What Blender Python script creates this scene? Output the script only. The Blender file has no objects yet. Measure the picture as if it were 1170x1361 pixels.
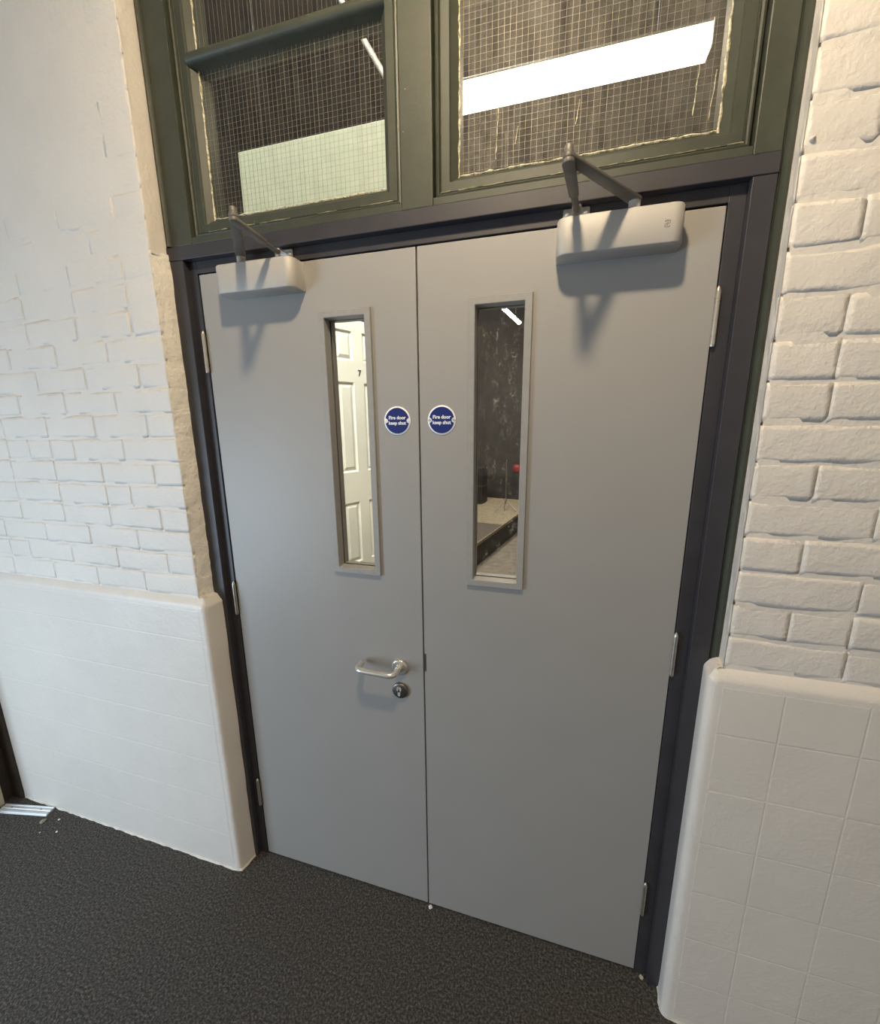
import bpy, bmesh, math, random
from mathutils import Vector, Matrix

random.seed(7)
S = bpy.context.scene
COL = S.collection

# ------------------------------------------------------------------ camera
cam_data = bpy.data.cameras.new('camera')
cam = bpy.data.objects.new('camera', cam_data)
COL.objects.link(cam)
cam_data.sensor_fit = 'HORIZONTAL'
cam_data.sensor_width = 36.0
cam_data.lens = 546.12 / 1170 * 36.0
cam_data.clip_start = 0.02
R_ = ((0.961376, -0.049763, 0.270702), (0.275095, 0.205432, -0.939213), (-0.008873, 0.977405, 0.211187))
M = Matrix(R_).to_4x4()
M.translation = Vector((1.035, -1.073, 1.669))
cam.matrix_world = M
S.camera = cam

# ------------------------------------------------------------------ world, lights, exposure
S.view_settings.view_transform = 'Standard'
S.view_settings.look = 'None'
S.view_settings.gamma = 1.0
S.view_settings.use_curve_mapping = False
S.view_settings.exposure = 0.0
W = bpy.data.worlds.new('world')
S.world = W
W.use_nodes = True
bgn = W.node_tree.nodes['Background']
bgn.inputs[0].default_value = (1.0, 0.89, 0.75, 1)
bgn.inputs[1].default_value = 0.46


def area(name, loc, aim, sx, sy, power, col):
    d = bpy.data.lights.new(name, 'AREA')
    d.shape = 'RECTANGLE'
    d.size = sx
    d.size_y = sy
    d.energy = power
    d.color = col
    o = bpy.data.objects.new(name, d)
    COL.objects.link(o)
    o.location = loc
    o.rotation_euler = (Vector(aim) - Vector(loc)).to_track_quat('-Z', 'Y').to_euler()
    return o


# daylight through the open doorway in the side wall (left, out of frame)
area('daylight_doorway', (-1.62, -1.95, 0.90), (0.0, -0.9, 0.8), 0.8, 1.4, 49, (0.62, 0.81, 1.0))
LAMP = 690.0          # emission of the floodlight lens in this room
BACK_LAMP = 250.0     # emission of the battens in the room behind
WARM = (1.0, 0.80, 0.54)

# ------------------------------------------------------------------ materials


def nodes(name):
    m = bpy.data.materials.new(name)
    m.use_nodes = True
    nt = m.node_tree
    b = nt.nodes['Principled BSDF']
    return m, nt, b


def add(nt, kind, **kw):
    n = nt.nodes.new(kind)
    for k, v in kw.items():
        setattr(n, k, v)
    return n


def noise(nt, scale, detail=4, rough=0.55, stretch=None):
    g = add(nt, 'ShaderNodeNewGeometry')
    t = add(nt, 'ShaderNodeTexNoise')
    t.inputs['Scale'].default_value = scale
    t.inputs['Detail'].default_value = detail
    t.inputs['Roughness'].default_value = rough
    if stretch:
        mp = add(nt, 'ShaderNodeMapping')
        mp.inputs['Scale'].default_value = stretch
        nt.links.new(g.outputs['Position'], mp.inputs['Vector'])
        nt.links.new(mp.outputs['Vector'], t.inputs['Vector'])
    else:
        nt.links.new(g.outputs['Position'], t.inputs['Vector'])
    return t.outputs['Fac']


def ramp(nt, fac, stops):
    r = add(nt, 'ShaderNodeValToRGB')
    els = r.color_ramp.elements
    while len(els) < len(stops):
        els.new(0.5)
    for e, (p, c) in zip(els, stops):
        e.position = p
        e.color = (c[0], c[1], c[2], 1) if len(c) == 3 else c
    nt.links.new(fac, r.inputs['Fac'])
    return r.outputs['Color']


def bump(nt, b, fac, strength, dist, prev=None):
    n = add(nt, 'ShaderNodeBump')
    n.inputs['Strength'].default_value = strength
    n.inputs['Distance'].default_value = dist
    nt.links.new(fac, n.inputs['Height'])
    if prev is not None:
        nt.links.new(prev, n.inputs['Normal'])
    nt.links.new(n.outputs['Normal'], b.inputs['Normal'])
    return n.outputs['Normal']


def mix(nt, a, b, fac):
    n = add(nt, 'ShaderNodeMix', data_type='RGBA')
    nt.links.new(fac, n.inputs[0])
    for s, v in ((n.inputs[6], a), (n.inputs[7], b)):
        if isinstance(v, tuple):
            s.default_value = (*v, 1)
        else:
            nt.links.new(v, s)
    return n.outputs[2]


def setc(nt, b, c):
    if isinstance(c, tuple):
        b.inputs['Base Color'].default_value = (*c, 1)
    else:
        nt.links.new(c, b.inputs['Base Color'])


def plain(name, col, rough=0.5, metal=0.0, spec=0.5, var=0.06, scale=30, bs=0.0, bd=0.001, bscale=250):
    m, nt, b = nodes(name)
    f = noise(nt, scale)
    lo = tuple(max(0, c * (1 - var)) for c in col)
    hi = tuple(min(1, c * (1 + var)) for c in col)
    setc(nt, b, ramp(nt, f, ((0.3, lo), (0.7, hi))))
    b.inputs['Roughness'].default_value = rough
    b.inputs['Metallic'].default_value = metal
    b.inputs['Specular IOR Level'].default_value = spec
    if bs:
        bump(nt, b, noise(nt, bscale, 3), bs, bd)
    return m


def painted_masonry(name, col, rough, b1, b2, dirt=0.0):
    m, nt, b = nodes(name)
    f = noise(nt, 5, 5, 0.6)
    lo = tuple(c * 0.95 for c in col)
    c = ramp(nt, f, ((0.35, lo), (0.65, col)))
    if dirt:
        d = noise(nt, 38, 8, 0.72)
        k = ramp(nt, d, ((0.55, (0, 0, 0)), (0.70, (dirt, dirt, dirt))))
        c = mix(nt, c, (0.40, 0.30, 0.19), k)
    setc(nt, b, c)
    b.inputs['Roughness'].default_value = rough
    n = bump(nt, b, noise(nt, 24, 4, 0.6), b1, 0.010)
    bump(nt, b, noise(nt, 110, 3, 0.6), b2, 0.004, n)
    return m


M_BRICK = painted_masonry('painted_brick', (0.79, 0.745, 0.685), 0.55, 0.36, 0.42)
M_PLINTH = painted_masonry('painted_plinth', (0.78, 0.735, 0.675), 0.42, 0.12, 0.26)
M_REVEAL = painted_masonry('chipped_reveal', (0.90, 0.86, 0.78), 0.7, 0.8, 0.6, dirt=0.5)
M_DOOR = plain('grey_door_paint', (0.332, 0.322, 0.309), rough=0.42, spec=0.42, var=0.02, scale=4, bs=0.10, bd=0.0006, bscale=900)
M_VISION = plain('grey_bead_paint', (0.315, 0.308, 0.295), rough=0.42, var=0.05, scale=60, bs=0.05)
M_FRAME = plain('charcoal_frame_paint', (0.037, 0.0355, 0.043), rough=0.5, var=0.12, scale=18, bs=0.12, bd=0.0008, bscale=120)


def green_paint():
    m, nt, b = nodes('old_green_paint')
    f = noise(nt, 24, 5)
    c = ramp(nt, f, ((0.3, (0.040, 0.045, 0.032)), (0.7, (0.052, 0.058, 0.042))))
    chips = noise(nt, 75, 8, 0.7)
    k = ramp(nt, chips, ((0.70, (0, 0, 0)), (0.74, (1, 1, 1))))
    c = mix(nt, c, (0.55, 0.50, 0.36), k)
    setc(nt, b, c)
    b.inputs['Roughness'].default_value = 0.5
    bump(nt, b, noise(nt, 90, 4, 0.6), 0.3, 0.0012)
    return m


M_GREEN = green_paint()


def cream_putty():
    m, nt, b = nodes('cream_putty')
    f = noise(nt, 120, 6, 0.7)
    setc(nt, b, ramp(nt, f, ((0.40, (0.20, 0.19, 0.12)), (0.52, (0.66, 0.61, 0.45)), (0.75, (0.76, 0.72, 0.58)))))
    b.inputs['Roughness'].default_value = 0.6
    bump(nt, b, noise(nt, 160, 4), 0.7, 0.002)
    return m


M_PUTTY = cream_putty()
M_SILVER = plain('silver_cover_paint', (0.46, 0.44, 0.41), rough=0.55, metal=0.15, var=0.03, bs=0.12, bd=0.0004, bscale=1500)
M_ARM = plain('shaded_silver_arm', (0.15, 0.14, 0.125), rough=0.5, metal=0.25, var=0.05)  # same silver as the cover, with the underside shade put into the colour
M_BRACKET = plain('zinc_bracket', (0.55, 0.54, 0.52), rough=0.3, metal=0.9, var=0.06)
M_STEEL = plain('satin_stainless', (0.74, 0.72, 0.68), rough=0.30, metal=0.72, var=0.04)
M_STEEL_DULL = plain('dull_stainless', (0.25, 0.235, 0.215), rough=0.38, metal=1.0, var=0.05)
M_HINGE_PALE = plain('pale_lock_metal', (0.66, 0.63, 0.57), rough=0.4, metal=0.4)
M_HINGE = plain('hinge_steel', (0.60, 0.56, 0.49), rough=0.33, metal=0.9, var=0.05)
M_DARK = plain('dark_slot', (0.012, 0.011, 0.011), rough=0.7)
M_ENGRAVE = plain('engraved_mark', (0.22, 0.19, 0.16), rough=0.6)
M_BLUE = plain('sign_blue', (0.009, 0.024, 0.165), rough=0.3, var=0.02)
M_WHITE = plain('sign_white', (0.86, 0.87, 0.90), rough=0.35, var=0.01)
M_SCREW = plain('screw_grey', (0.55, 0.52, 0.50), rough=0.4, metal=0.4)
M_ALU = plain('aluminium_strip', (0.78, 0.81, 0.84), rough=0.4, metal=0.35, var=0.05)
M_BROWN = plain('dark_brown_timber', (0.040, 0.028, 0.018), rough=0.6, var=0.3, scale=14)
M_CREAM = plain('cream_timber_paint', (0.55, 0.50, 0.38), rough=0.5, var=0.1)
M_CRUMB = plain('plaster_crumb', (0.62, 0.58, 0.50), rough=0.9, var=0.15, scale=300)
M_CRUMB_DIRTY = plain('dirty_plaster_crumb', (0.30, 0.27, 0.21), rough=0.9, var=0.25, scale=200)
M_CEIL = plain('ceiling_board', (0.42, 0.41, 0.39), rough=0.8)
M_HOUSING = plain('lamp_housing', (0.75, 0.75, 0.74), rough=0.4)


def carpet():
    m, nt, b = nodes('charcoal_carpet')
    f1 = noise(nt, 150, 5, 0.8)
    f2 = noise(nt, 2.6, 5, 0.6)
    c1 = ramp(nt, f1, ((0.38, (0.016, 0.015, 0.014)), (0.50, (0.052, 0.049, 0.046)), (0.64, (0.185, 0.172, 0.158))))
    c2 = ramp(nt, f1, ((0.38, (0.017, 0.015, 0.013)), (0.50, (0.056, 0.050, 0.044)), (0.64, (0.19, 0.172, 0.150))))
    k = ramp(nt, f2, ((0.42, (0, 0, 0)), (0.66, (1, 1, 1))))
    setc(nt, b, mix(nt, c1, c2, k))
    b.inputs['Roughness'].default_value = 0.95
    b.inputs['Specular IOR Level'].default_value = 0.46
    bump(nt, b, f1, 0.6, 0.004)
    return m


M_CARPET = carpet()


def glass(name, dirt, streak, lo, hi, tint=(1, 1, 1), base=0.28):
    """clear pane: transparent + mirror reflection by Fresnel, with dried-on dust as thin diffuse dirt"""
    m = bpy.data.materials.new(name)
    m.use_nodes = True
    nt = m.node_tree
    nt.nodes.clear()
    out = add(nt, 'ShaderNodeOutputMaterial')
    tr = add(nt, 'ShaderNodeBsdfTransparent')
    tr.inputs[0].default_value = (*tint, 1)
    gl = add(nt, 'ShaderNodeBsdfGlossy')
    gl.inputs['Roughness'].default_value = 0.02
    fr = add(nt, 'ShaderNodeFresnel')
    fr.inputs['IOR'].default_value = 1.5
    m1 = add(nt, 'ShaderNodeMixShader')
    gg = add(nt, 'ShaderNodeNewGeometry')
    fb = add(nt, 'ShaderNodeMath', operation='SUBTRACT')
    fb.inputs[0].default_value = 1.0
    nt.links.new(gg.outputs['Backfacing'], fb.inputs[1])
    ff = add(nt, 'ShaderNodeMath', operation='MULTIPLY')
    nt.links.new(fr.outputs[0], ff.inputs[0])
    nt.links.new(fb.outputs[0], ff.inputs[1])
    nt.links.new(ff.outputs[0], m1.inputs[0])
    nt.links.new(tr.outputs[0], m1.inputs[1])
    nt.links.new(gl.outputs[0], m1.inputs[2])
    df = add(nt, 'ShaderNodeBsdfDiffuse')
    df.inputs[0].default_value = (0.62, 0.58, 0.50, 1)
    tl = add(nt, 'ShaderNodeBsdfTranslucent')
    tl.inputs[0].default_value = (0.62, 0.58, 0.50, 1)
    rg = add(nt, 'ShaderNodeBsdfGlossy')
    rg.inputs['Roughness'].default_value = 0.46
    rg.inputs['Color'].default_value = (0.45, 0.44, 0.42, 1)
    md = add(nt, 'ShaderNodeMixShader')
    md.inputs[0].default_value = 0.3
    nt.links.new(df.outputs[0], md.inputs[1])
    nt.links.new(tl.outputs[0], md.inputs[2])
    md2 = add(nt, 'ShaderNodeMixShader')
    md2.inputs[0].default_value = 0.05
    nt.links.new(md.outputs[0], md2.inputs[1])
    nt.links.new(rg.outputs[0], md2.inputs[2])
    a = noise(nt, streak[0], 6, 0.7, (1, 1, streak[1]))
    s = noise(nt, streak[2], 8, 0.75)
    mul = add(nt, 'ShaderNodeMath', operation='MULTIPLY')
    nt.links.new(a, mul.inputs[0])
    nt.links.new(s, mul.inputs[1])
    rr = add(nt, 'ShaderNodeMapRange')
    rr.inputs['From Min'].default_value = lo
    rr.inputs['From Max'].default_value = hi
    rr.inputs['To Min'].default_value = dirt * base
    rr.inputs['To Max'].default_value = dirt * 2.2
    nt.links.new(mul.outputs[0], rr.inputs['Value'])
    m2 = add(nt, 'ShaderNodeMixShader')
    nt.links.new(rr.outputs[0], m2.inputs[0])
    nt.links.new(m1.outputs[0], m2.inputs[1])
    nt.links.new(md2.outputs[0], m2.inputs[2])
    nt.links.new(m2.outputs[0], out.inputs['Surface'])
    return m


M_GLASS_LIGHT = glass('wired_glass_dusty', 0.028, (60, 0.12, 120), 0.20, 0.42)
M_GLASS_DUST = glass('wired_glass_hazy', 0.10, (34, 0.10, 70), 0.16, 0.42)
M_GLASS_CLEAR = glass('vision_glass_clear', 0.006, (60, 0.2, 120), 0.25, 0.45)
M_GLASS_SPECK = glass('vision_glass_specked', 0.32, (60, 0.40, 240), 0.30, 0.46, base=0.03)
M_WIRE = plain('embedded_wire', (0.26, 0.24, 0.20), rough=0.5, metal=0.3)


def lamp_mat(name, strength, col):
    m = bpy.data.materials.new(name)
    m.use_nodes = True
    nt = m.node_tree
    nt.nodes.clear()
    out = add(nt, 'ShaderNodeOutputMaterial')
    e = add(nt, 'ShaderNodeEmission')
    e.inputs[0].default_value = (*col, 1)
    e.inputs[1].default_value = strength
    nt.links.new(e.outputs[0], out.inputs['Surface'])
    return m


M_LAMP = lamp_mat('floodlight_lens', LAMP, WARM)
M_BATTEN = lamp_mat('long_batten_diffuser', 14.0, (1.0, 0.86, 0.62))
M_BACKLAMP = lamp_mat('back_batten_diffuser', BACK_LAMP, (1.0, 0.94, 0.80))
# room behind
M_BACKWALL = plain('dark_back_wall', (0.030, 0.025, 0.022), rough=0.85, var=0.35, scale=6, bs=0.4, bd=0.004, bscale=40)
M_BACKROOF = plain('dark_roof', (0.030, 0.024, 0.022), rough=0.9, var=0.3, scale=4)
M_CONCRETE = plain('concrete', (0.23, 0.20, 0.16), rough=0.85, var=0.25, scale=9, bs=0.3, bd=0.002, bscale=80)
M_STAGE = plain('stage_board', (0.34, 0.28, 0.19), rough=0.7, var=0.2, scale=10)
M_STAGE_DARK = plain('stage_mat', (0.12, 0.10, 0.08), rough=0.9, var=0.25, scale=40)
M_STAGE_FACE = plain('stage_fascia', (0.055, 0.045, 0.038), rough=0.7, var=0.2, scale=12)
M_WDOOR = plain('white_panel_door_paint', (0.86, 0.88, 0.80), rough=0.4, var=0.02, scale=12)
M_BOARD = plain('pale_green_board', (0.50, 0.60, 0.51), rough=0.7, var=0.06, scale=22)
M_BLACK = plain('black_paint', (0.015, 0.015, 0.016), rough=0.5)
M_RED = plain('red_plastic', (0.30, 0.02, 0.025), rough=0.4)
M_POLE = plain('chrome_pole', (0.35, 0.32, 0.28), rough=0.3, metal=0.8)
M_PIPE = plain('dull_pipe', (0.10, 0.095, 0.085), rough=0.6)
M_STRUT = plain('grey_pipe', (0.34, 0.33, 0.30), rough=0.5, metal=0.2)

# ------------------------------------------------------------------ mesh helpers


class MB:
    def __init__(self):
        self.v = []
        self.f = []

    def box(self, x0, x1, y0, y1, z0, z1):
        b = len(self.v)
        self.v += [(x, y, z) for z in (z0, z1) for y in (y0, y1) for x in (x0, x1)]
        self.f += [tuple(b + i for i in q) for q in ((0, 2, 3, 1), (4, 5, 7, 6), (0, 1, 5, 4), (2, 6, 7, 3), (0, 4, 6, 2), (1, 3, 7, 5))]
        return self

    def grid(self, rows, close=False):
        """rows of points, quads between them"""
        b = len(self.v)
        n = len(rows[0])
        for r in rows:
            self.v += [tuple(p) for p in r]
        for i in range(len(rows) - 1):
            for j in range(n if close else n - 1):
                k = (j + 1) % n
                self.f.append((b + i * n + j, b + i * n + k, b + (i + 1) * n + k, b + (i + 1) * n + j))
        return b, n

    def tube(self, pts, r, n=12, cap=True):
        pts = [Vector(p) for p in pts]
        rs = r if isinstance(r, (list, tuple)) else [r] * len(pts)
        up = None
        rows = []
        for i, p in enumerate(pts):
            d = (pts[min(i + 1, len(pts) - 1)] - pts[max(i - 1, 0)]).normalized()
            if up is None:
                up = d.orthogonal().normalized()
            up = (up - d * up.dot(d)).normalized()
            s = d.cross(up)
            rows.append([p + (up * math.cos(2 * math.pi * k / n) + s * math.sin(2 * math.pi * k / n)) * rs[i] for k in range(n)])
        b, _ = self.grid(rows, True)
        if cap:
            self.f.append(tuple(b + k for k in reversed(range(n))))
            e = b + (len(rows) - 1) * n
            self.f.append(tuple(e + k for k in range(n)))
        return self

    def prism(self, poly, axis, a, b_):
        """poly: 2-D outline; extruded along axis from a to b_"""
        def P(u, v, t):
            return {'x': (t, u, v), 'y': (u, t, v), 'z': (u, v, t)}[axis]
        n = len(poly)
        b = len(self.v)
        self.v += [P(u, v, a) for u, v in poly] + [P(u, v, b_) for u, v in poly]
        for i in range(n):
            j = (i + 1) % n
            self.f.append((b + i, b + j, b + n + j, b + n + i))
        self.f.append(tuple(b + i for i in reversed(range(n))))
        self.f.append(tuple(b + n + i for i in range(n)))
        return self

    def build(self, name, mat, parent=None, bevel=0, seg=2, smooth=False, matrix=None):
        me = bpy.data.meshes.new(name)
        me.from_pydata([tuple(p) for p in self.v], [], self.f)
        bm = bmesh.new()
        bm.from_mesh(me)
        bmesh.ops.recalc_face_normals(bm, faces=bm.faces)
        if bevel:
            es = [e for e in bm.edges if len(e.link_faces) == 2 and e.calc_face_angle(0) > 0.6]
            bmesh.ops.bevel(bm, geom=es, offset=bevel, segments=seg, affect='EDGES', profile=0.5)
        bm.to_mesh(me)
        bm.free()
        if smooth:
            for p in me.polygons:
                p.use_smooth = True
            me.set_sharp_from_angle(angle=math.radians(50))
        me.materials.append(mat)
        o = bpy.data.objects.new(name, me)
        COL.objects.link(o)
        if parent:
            o.parent = parent
        if matrix is not None:
            o.matrix_world = matrix
        return o


def tag(o, label, cat, kind=None, group=None):
    o['label'] = label
    o['category'] = cat
    if kind:
        o['kind'] = kind
    if group:
        o['group'] = group
    return o


def empty(name, loc=(0, 0, 0)):
    o = bpy.data.objects.new(name, None)
    o.empty_display_size = 0.05
    COL.objects.link(o)
    o.location = loc
    return o


def rrect(x0, x1, y0, y1, r, n=6, corners=(1, 1, 1, 1)):
    """rounded rectangle outline, corners in order (x0y0, x1y0, x1y1, x0y1)"""
    out = []
    for (cx, cy, a0, on, sx, sy) in ((x0, y0, 180, corners[0], 1, 1), (x1, y0, 270, corners[1], -1, 1), (x1, y1, 0, corners[2], -1, -1), (x0, y1, 90, corners[3], 1, -1)):
        if not on:
            out.append((cx, cy))
            continue
        for k in range(n + 1):
            a = math.radians(a0 + 90 * k / n)
            out.append((cx + sx * r + r * math.cos(a), cy + sy * r + r * math.sin(a)))
    return out


def text_mesh(name, body, size, mat, parent, loc, rot, bold=0.0, extrude=0.0004, line=1.0):
    cu = bpy.data.curves.new(name, 'FONT')
    cu.body = body
    cu.size = size
    cu.align_x = 'CENTER'
    cu.align_y = 'CENTER'
    cu.offset = bold
    cu.extrude = extrude
    cu.space_line = line
    cu.resolution_u = 4
    tmp = bpy.data.objects.new(name, cu)
    COL.objects.link(tmp)
    dg = bpy.context.evaluated_depsgraph_get()
    me = bpy.data.meshes.new_from_object(tmp.evaluated_get(dg))
    bpy.data.objects.remove(tmp)
    me.materials.clear()
    me.materials.append(mat)
    o = bpy.data.objects.new(name, me)
    COL.objects.link(o)
    if parent:
        o.parent = parent
    o.location = loc
    o.rotation_euler = rot
    return o


# ================================================================== SETTING
DH = 2.097            # door height
FL = MB().box(-7.0, 8.0, -12.0, 0.06, -0.12, 0.0).build('floor', M_CARPET)
tag(FL, 'charcoal grey carpet floor in front of the grey double doors', 'floor', 'structure')
o = MB().box(-1.9, 3.4, -3.6, 0.30, 3.42, 3.55).build('ceiling', M_CEIL)
tag(o, 'plain ceiling above the doorway, out of view', 'ceiling', 'structure')

# ---- brick walls either side of the doorway
YB = -0.0715          # face of the proudest bricks
YM = -0.0704          # mortar bed face


def brick_mesh(w, h, seed):
    rnd = random.Random(seed)
    nx, nz = max(3, int(w / 0.036)), 3
    m = MB()
    rows = []
    for j in range(nz + 1):
        row = []
        for i in range(nx + 1):
            ed = i in (0, nx) or j in (0, nz)
            x = -w / 2 + w * i / nx
            z = -h / 2 + h * j / nz
            if 0 < j < nz:
                z = -h / 2 + h * (0.14 if j == 1 else 0.86)
            if i == 1:
                x = -w / 2 + 0.010
            if i == nx - 1:
                x = w / 2 - 0.010
            if ed:
                if j in (0, nz):
                    row.append((x, rnd.choice((0.0003, 0.0008, 0.0016, 0.0026)) * rnd.uniform(.6, 1.2), z + rnd.uniform(-.0030, .0026)))
                else:
                    row.append((x, rnd.uniform(.0000, .0005), z + rnd.uniform(-.002, .002)))
            else:
                row.append((x + rnd.uniform(-.003, .003), rnd.uniform(-.0004, .0004), z + rnd.uniform(-.002, .002)))
        rows.append(row)
    m.grid(rows)
    n = nx + 1
    ring = [i for i in range(n)] + [j * n + nx for j in range(1, nz + 1)] + [nz * n + i for i in range(nx - 1, -1, -1)] + [j * n for j in range(nz - 1, 0, -1)]
    b = len(m.v)
    for k in ring:
        x, y, z = m.v[k]
        m.v.append((x, 0.010, z))
    for a in range(len(ring)):
        c = (a + 1) % len(ring)
        m.f.append((ring[a], b + a, b + c, ring[c]))
    me = bpy.data.meshes.new('brick')
    me.from_pydata(m.v, [], m.f)
    bm = bmesh.new()
    bm.from_mesh(me)
    bmesh.ops.recalc_face_normals(bm, faces=bm.faces)
    bm.to_mesh(me)
    bm.free()
    for p in me.polygons:
        p.use_smooth = True
    me.materials.append(M_BRICK)
    return me


def lay_bricks(parent, xa, xb, z0, pitch, n, start, sign, smooth_above, seed):
    """courses of brick from x = start going in direction sign, between xa and xb"""
    rnd = random.Random(seed)
    H = pitch - 0.0055
    lib = {k: [brick_mesh(k, H, seed * 100 + i + int(k * 1000)) for i in range(5)] for k in (0.223, 0.110)}
    for c in range(n):
        z = z0 + pitch * (c + 0.5)
        x = start
        first = True
        while (x < xb if sign > 0 else x > xa):
            L = 0.223
            if first and c % 2:
                L = 0.110
            elif rnd.random() < 0.12:
                L = 0.110
            lo, hi = (x, x + L) if sign > 0 else (x - L, x)
            sc = 1.0
            if lo < xa:
                sc = (hi - xa) / L
                lo = xa
            if hi > xb:
                sc = (xb - lo) / L
                hi = xb
            if sc > 0.15:
                o = bpy.data.objects.new('brick', rnd.choice(lib[L]))
                COL.objects.link(o)
                o.parent = parent
                t = min(1.0, max(0.05, (z - smooth_above + 0.4) / 0.8))
                o.location = ((lo + hi) / 2, YB + 0.0013 * t + rnd.uniform(-.0003, .0003), z + rnd.uniform(-.0015, .0015))
                o.scale = (sc, 1, 1)
                o.rotation_euler = (rnd.uniform(-.007, .007), rnd.uniform(-.008, .008), rnd.uniform(-.0015, .0015))
            x += sign * (L + (0.0012 if rnd.random() < 0.2 else -0.0010))
            first = False


def plinth_mesh(path, top, mat, name, parent, jit=0.0, seed=1):
    """path: plan outline from the far end round the doorway corner; loft upwards with a rounded, ragged top"""
    rnd = random.Random(seed)
    m = MB()
    P = [Vector((x, y)) for x, y in path]
    nrm = []
    for i, p in enumerate(P):
        d = (P[min(i + 1, len(P) - 1)] - P[max(i - 1, 0)]).normalized()
        nrm.append(Vector((-d.y, d.x)))
    rows = []
    levels = [(0.0, -0.002), (0.012, -0.001)] + [(0.03 + k * (top - 0.075) / 22, 0) for k in range(23)]
    levels += [(top - 0.033, 0), (top - 0.027, 0.0010), (top - 0.021, 0.0040), (top - 0.012, 0.0110), (top - 0.005, 0.0170), (top - 0.001, 0.0220), (top, 0.032)]
    for z, off in levels:
        row = []
        for i, (p, n_) in enumerate(zip(P, nrm)):
            q = p + n_ * off
            dx = rnd.uniform(-jit, jit) if i >= len(P) - 2 else 0
            row.append((q.x + dx, q.y, z + (rnd.uniform(-.002, .002) if off > 0.01 and jit else 0)))
        rows.append(row)
    m.grid(rows)
    return m.build(name, mat, parent, smooth=True)


def tile_mesh(w, h, seed, mat, lip=0.0005, sides=True):
    rnd = random.Random(seed)
    m = MB()
    nx = 4
    rows = []
    xs = [-w / 2, -w / 2 + 0.0022, 0, w / 2 - 0.0022, w / 2]
    zs = [-h / 2, -h / 2 + 0.0022, 0, h / 2 - 0.0022, h / 2]
    for j, z in enumerate(zs):
        rows.append([(x, (lip if (sides and i in (0, nx)) or j in (0, nx) else 0.0), z) for i, x in enumerate(xs)])
    m.grid(rows)
    me = bpy.data.meshes.new('tile')
    me.from_pydata(m.v, [], [tuple(f) for f in m.f])
    me.materials.append(mat)
    return me


def lay_tiles(parent, joints_x, joints_z, gx, gz, y, seed):
    rnd = random.Random(seed)
    cache = {}
    for i in range(len(joints_x) - 1):
        for j in range(len(joints_z) - 1):
            w = round(joints_x[i + 1] - joints_x[i] - gx, 4)
            h = round(joints_z[j + 1] - joints_z[j] - gz, 4)
            k = (w, h, rnd.randint(0, 2))
            if k not in cache:
                cache[k] = tile_mesh(w, h, 1, M_PLINTH, sides=gx > 0)
            o = bpy.data.objects.new('tile', cache[k])
            COL.objects.link(o)
            o.parent = parent
            o.location = ((joints_x[i] + joints_x[i + 1]) / 2, y + (rnd.uniform(-.0003, .0002) if gx else 0), (joints_z[j] + joints_z[j + 1]) / 2)
            o.rotation_euler = (rnd.uniform(-.003, .003), 0, rnd.uniform(-.002, .002)) if gx else (0, 0, 0)


def ragged_strip(name, parent, mat, a0, a1, z0, z1, step, ja, jb, seed):
    """reveal: a strip from plan point a0 (front edge) to a1 (inner edge) with uneven edges"""
    rnd = random.Random(seed)
    m = MB()
    rows = []
    n = int((z1 - z0) / step)
    for k in range(n + 1):
        z = z0 + (z1 - z0) * k / n
        row = []
        for t in (0, .08, .35, .65, 1):
            x = a0[0] + (a1[0] - a0[0]) * t
            y = a0[1] + (a1[1] - a0[1]) * t
            j = ja(z) if t < .1 else jb(z)
            row.append((x + rnd.uniform(-j, j), y + (rnd.uniform(-j, j) * .5 if t < 1 else 0), z))
        rows.append(row)
    m.grid(rows)
    return m.build(name, mat, parent, smooth=True)


WL = MB().box(-1.252, -0.092, YM, 0.20, 0.0, 3.42).build('wall_left', M_BRICK)
tag(WL, 'white painted brick wall with smooth plinth left of the doors', 'wall', 'structure')
lay_bricks(WL, -1.250, -0.088, 1.108, 0.0745, 26, -0.088, -1, 1.95, 3)
WR = MB().box(1.432, 3.2, YM, 0.20, 0.0, 3.42).build('wall_right', M_BRICK)
tag(WR, 'cream painted brick wall with tiled plinth right of the doors', 'wall', 'structure')
lay_bricks(WR, 1.428, 2.30, 1.108, 0.0792, 25, 1.428, 1, 2.25, 5)
o = MB().box(-0.092, 1.432, YM, 0.20, 3.12, 3.42).build('wall_top', M_BRICK)
tag(o, 'white painted wall above the green overlights', 'wall', 'structure')

# reveals (plaster edges running up beside the frames)
lumpy = lambda z: 0.0036 if z < 2.13 else 0.0010
ragged_strip('reveal', WL, M_REVEAL, (-0.0885, -0.0725), (-0.0745, -0.0185), 1.09, 2.15, 0.022, lambda z: .0032, lambda z: .0026, 11)
ragged_strip('reveal', WL, M_BRICK, (-0.0835, -0.0725), (-0.0815, -0.0185), 2.14, 3.12, 0.03, lambda z: .0012, lambda z: .0012, 12)
ragged_strip('reveal', WR, M_PLINTH, (1.4265, -0.0725), (1.4370, -0.0120), 1.09, 3.12, 0.035, lambda z: .0009, lambda z: .0020, 13)

# one blob of old filler standing proud on the right-hand bricks
bl = MB()
bl.tube([(1.4395, -0.069, 2.155), (1.4395, -0.074, 2.156), (1.4400, -0.0765, 2.156), (1.4405, -0.0775, 2.155)], [0.0052, 0.0045, 0.0032, 0.0014], 9)
bl.build('filler_blob', M_BRICK, WR, smooth=True)

# plinths


def arc(cx, cy, r, a0, a1, n):
    return [(cx + r * math.cos(math.radians(a0 + (a1 - a0) * k / n)), cy + r * math.sin(math.radians(a0 + (a1 - a0) * k / n))) for k in range(n + 1)]


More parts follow.
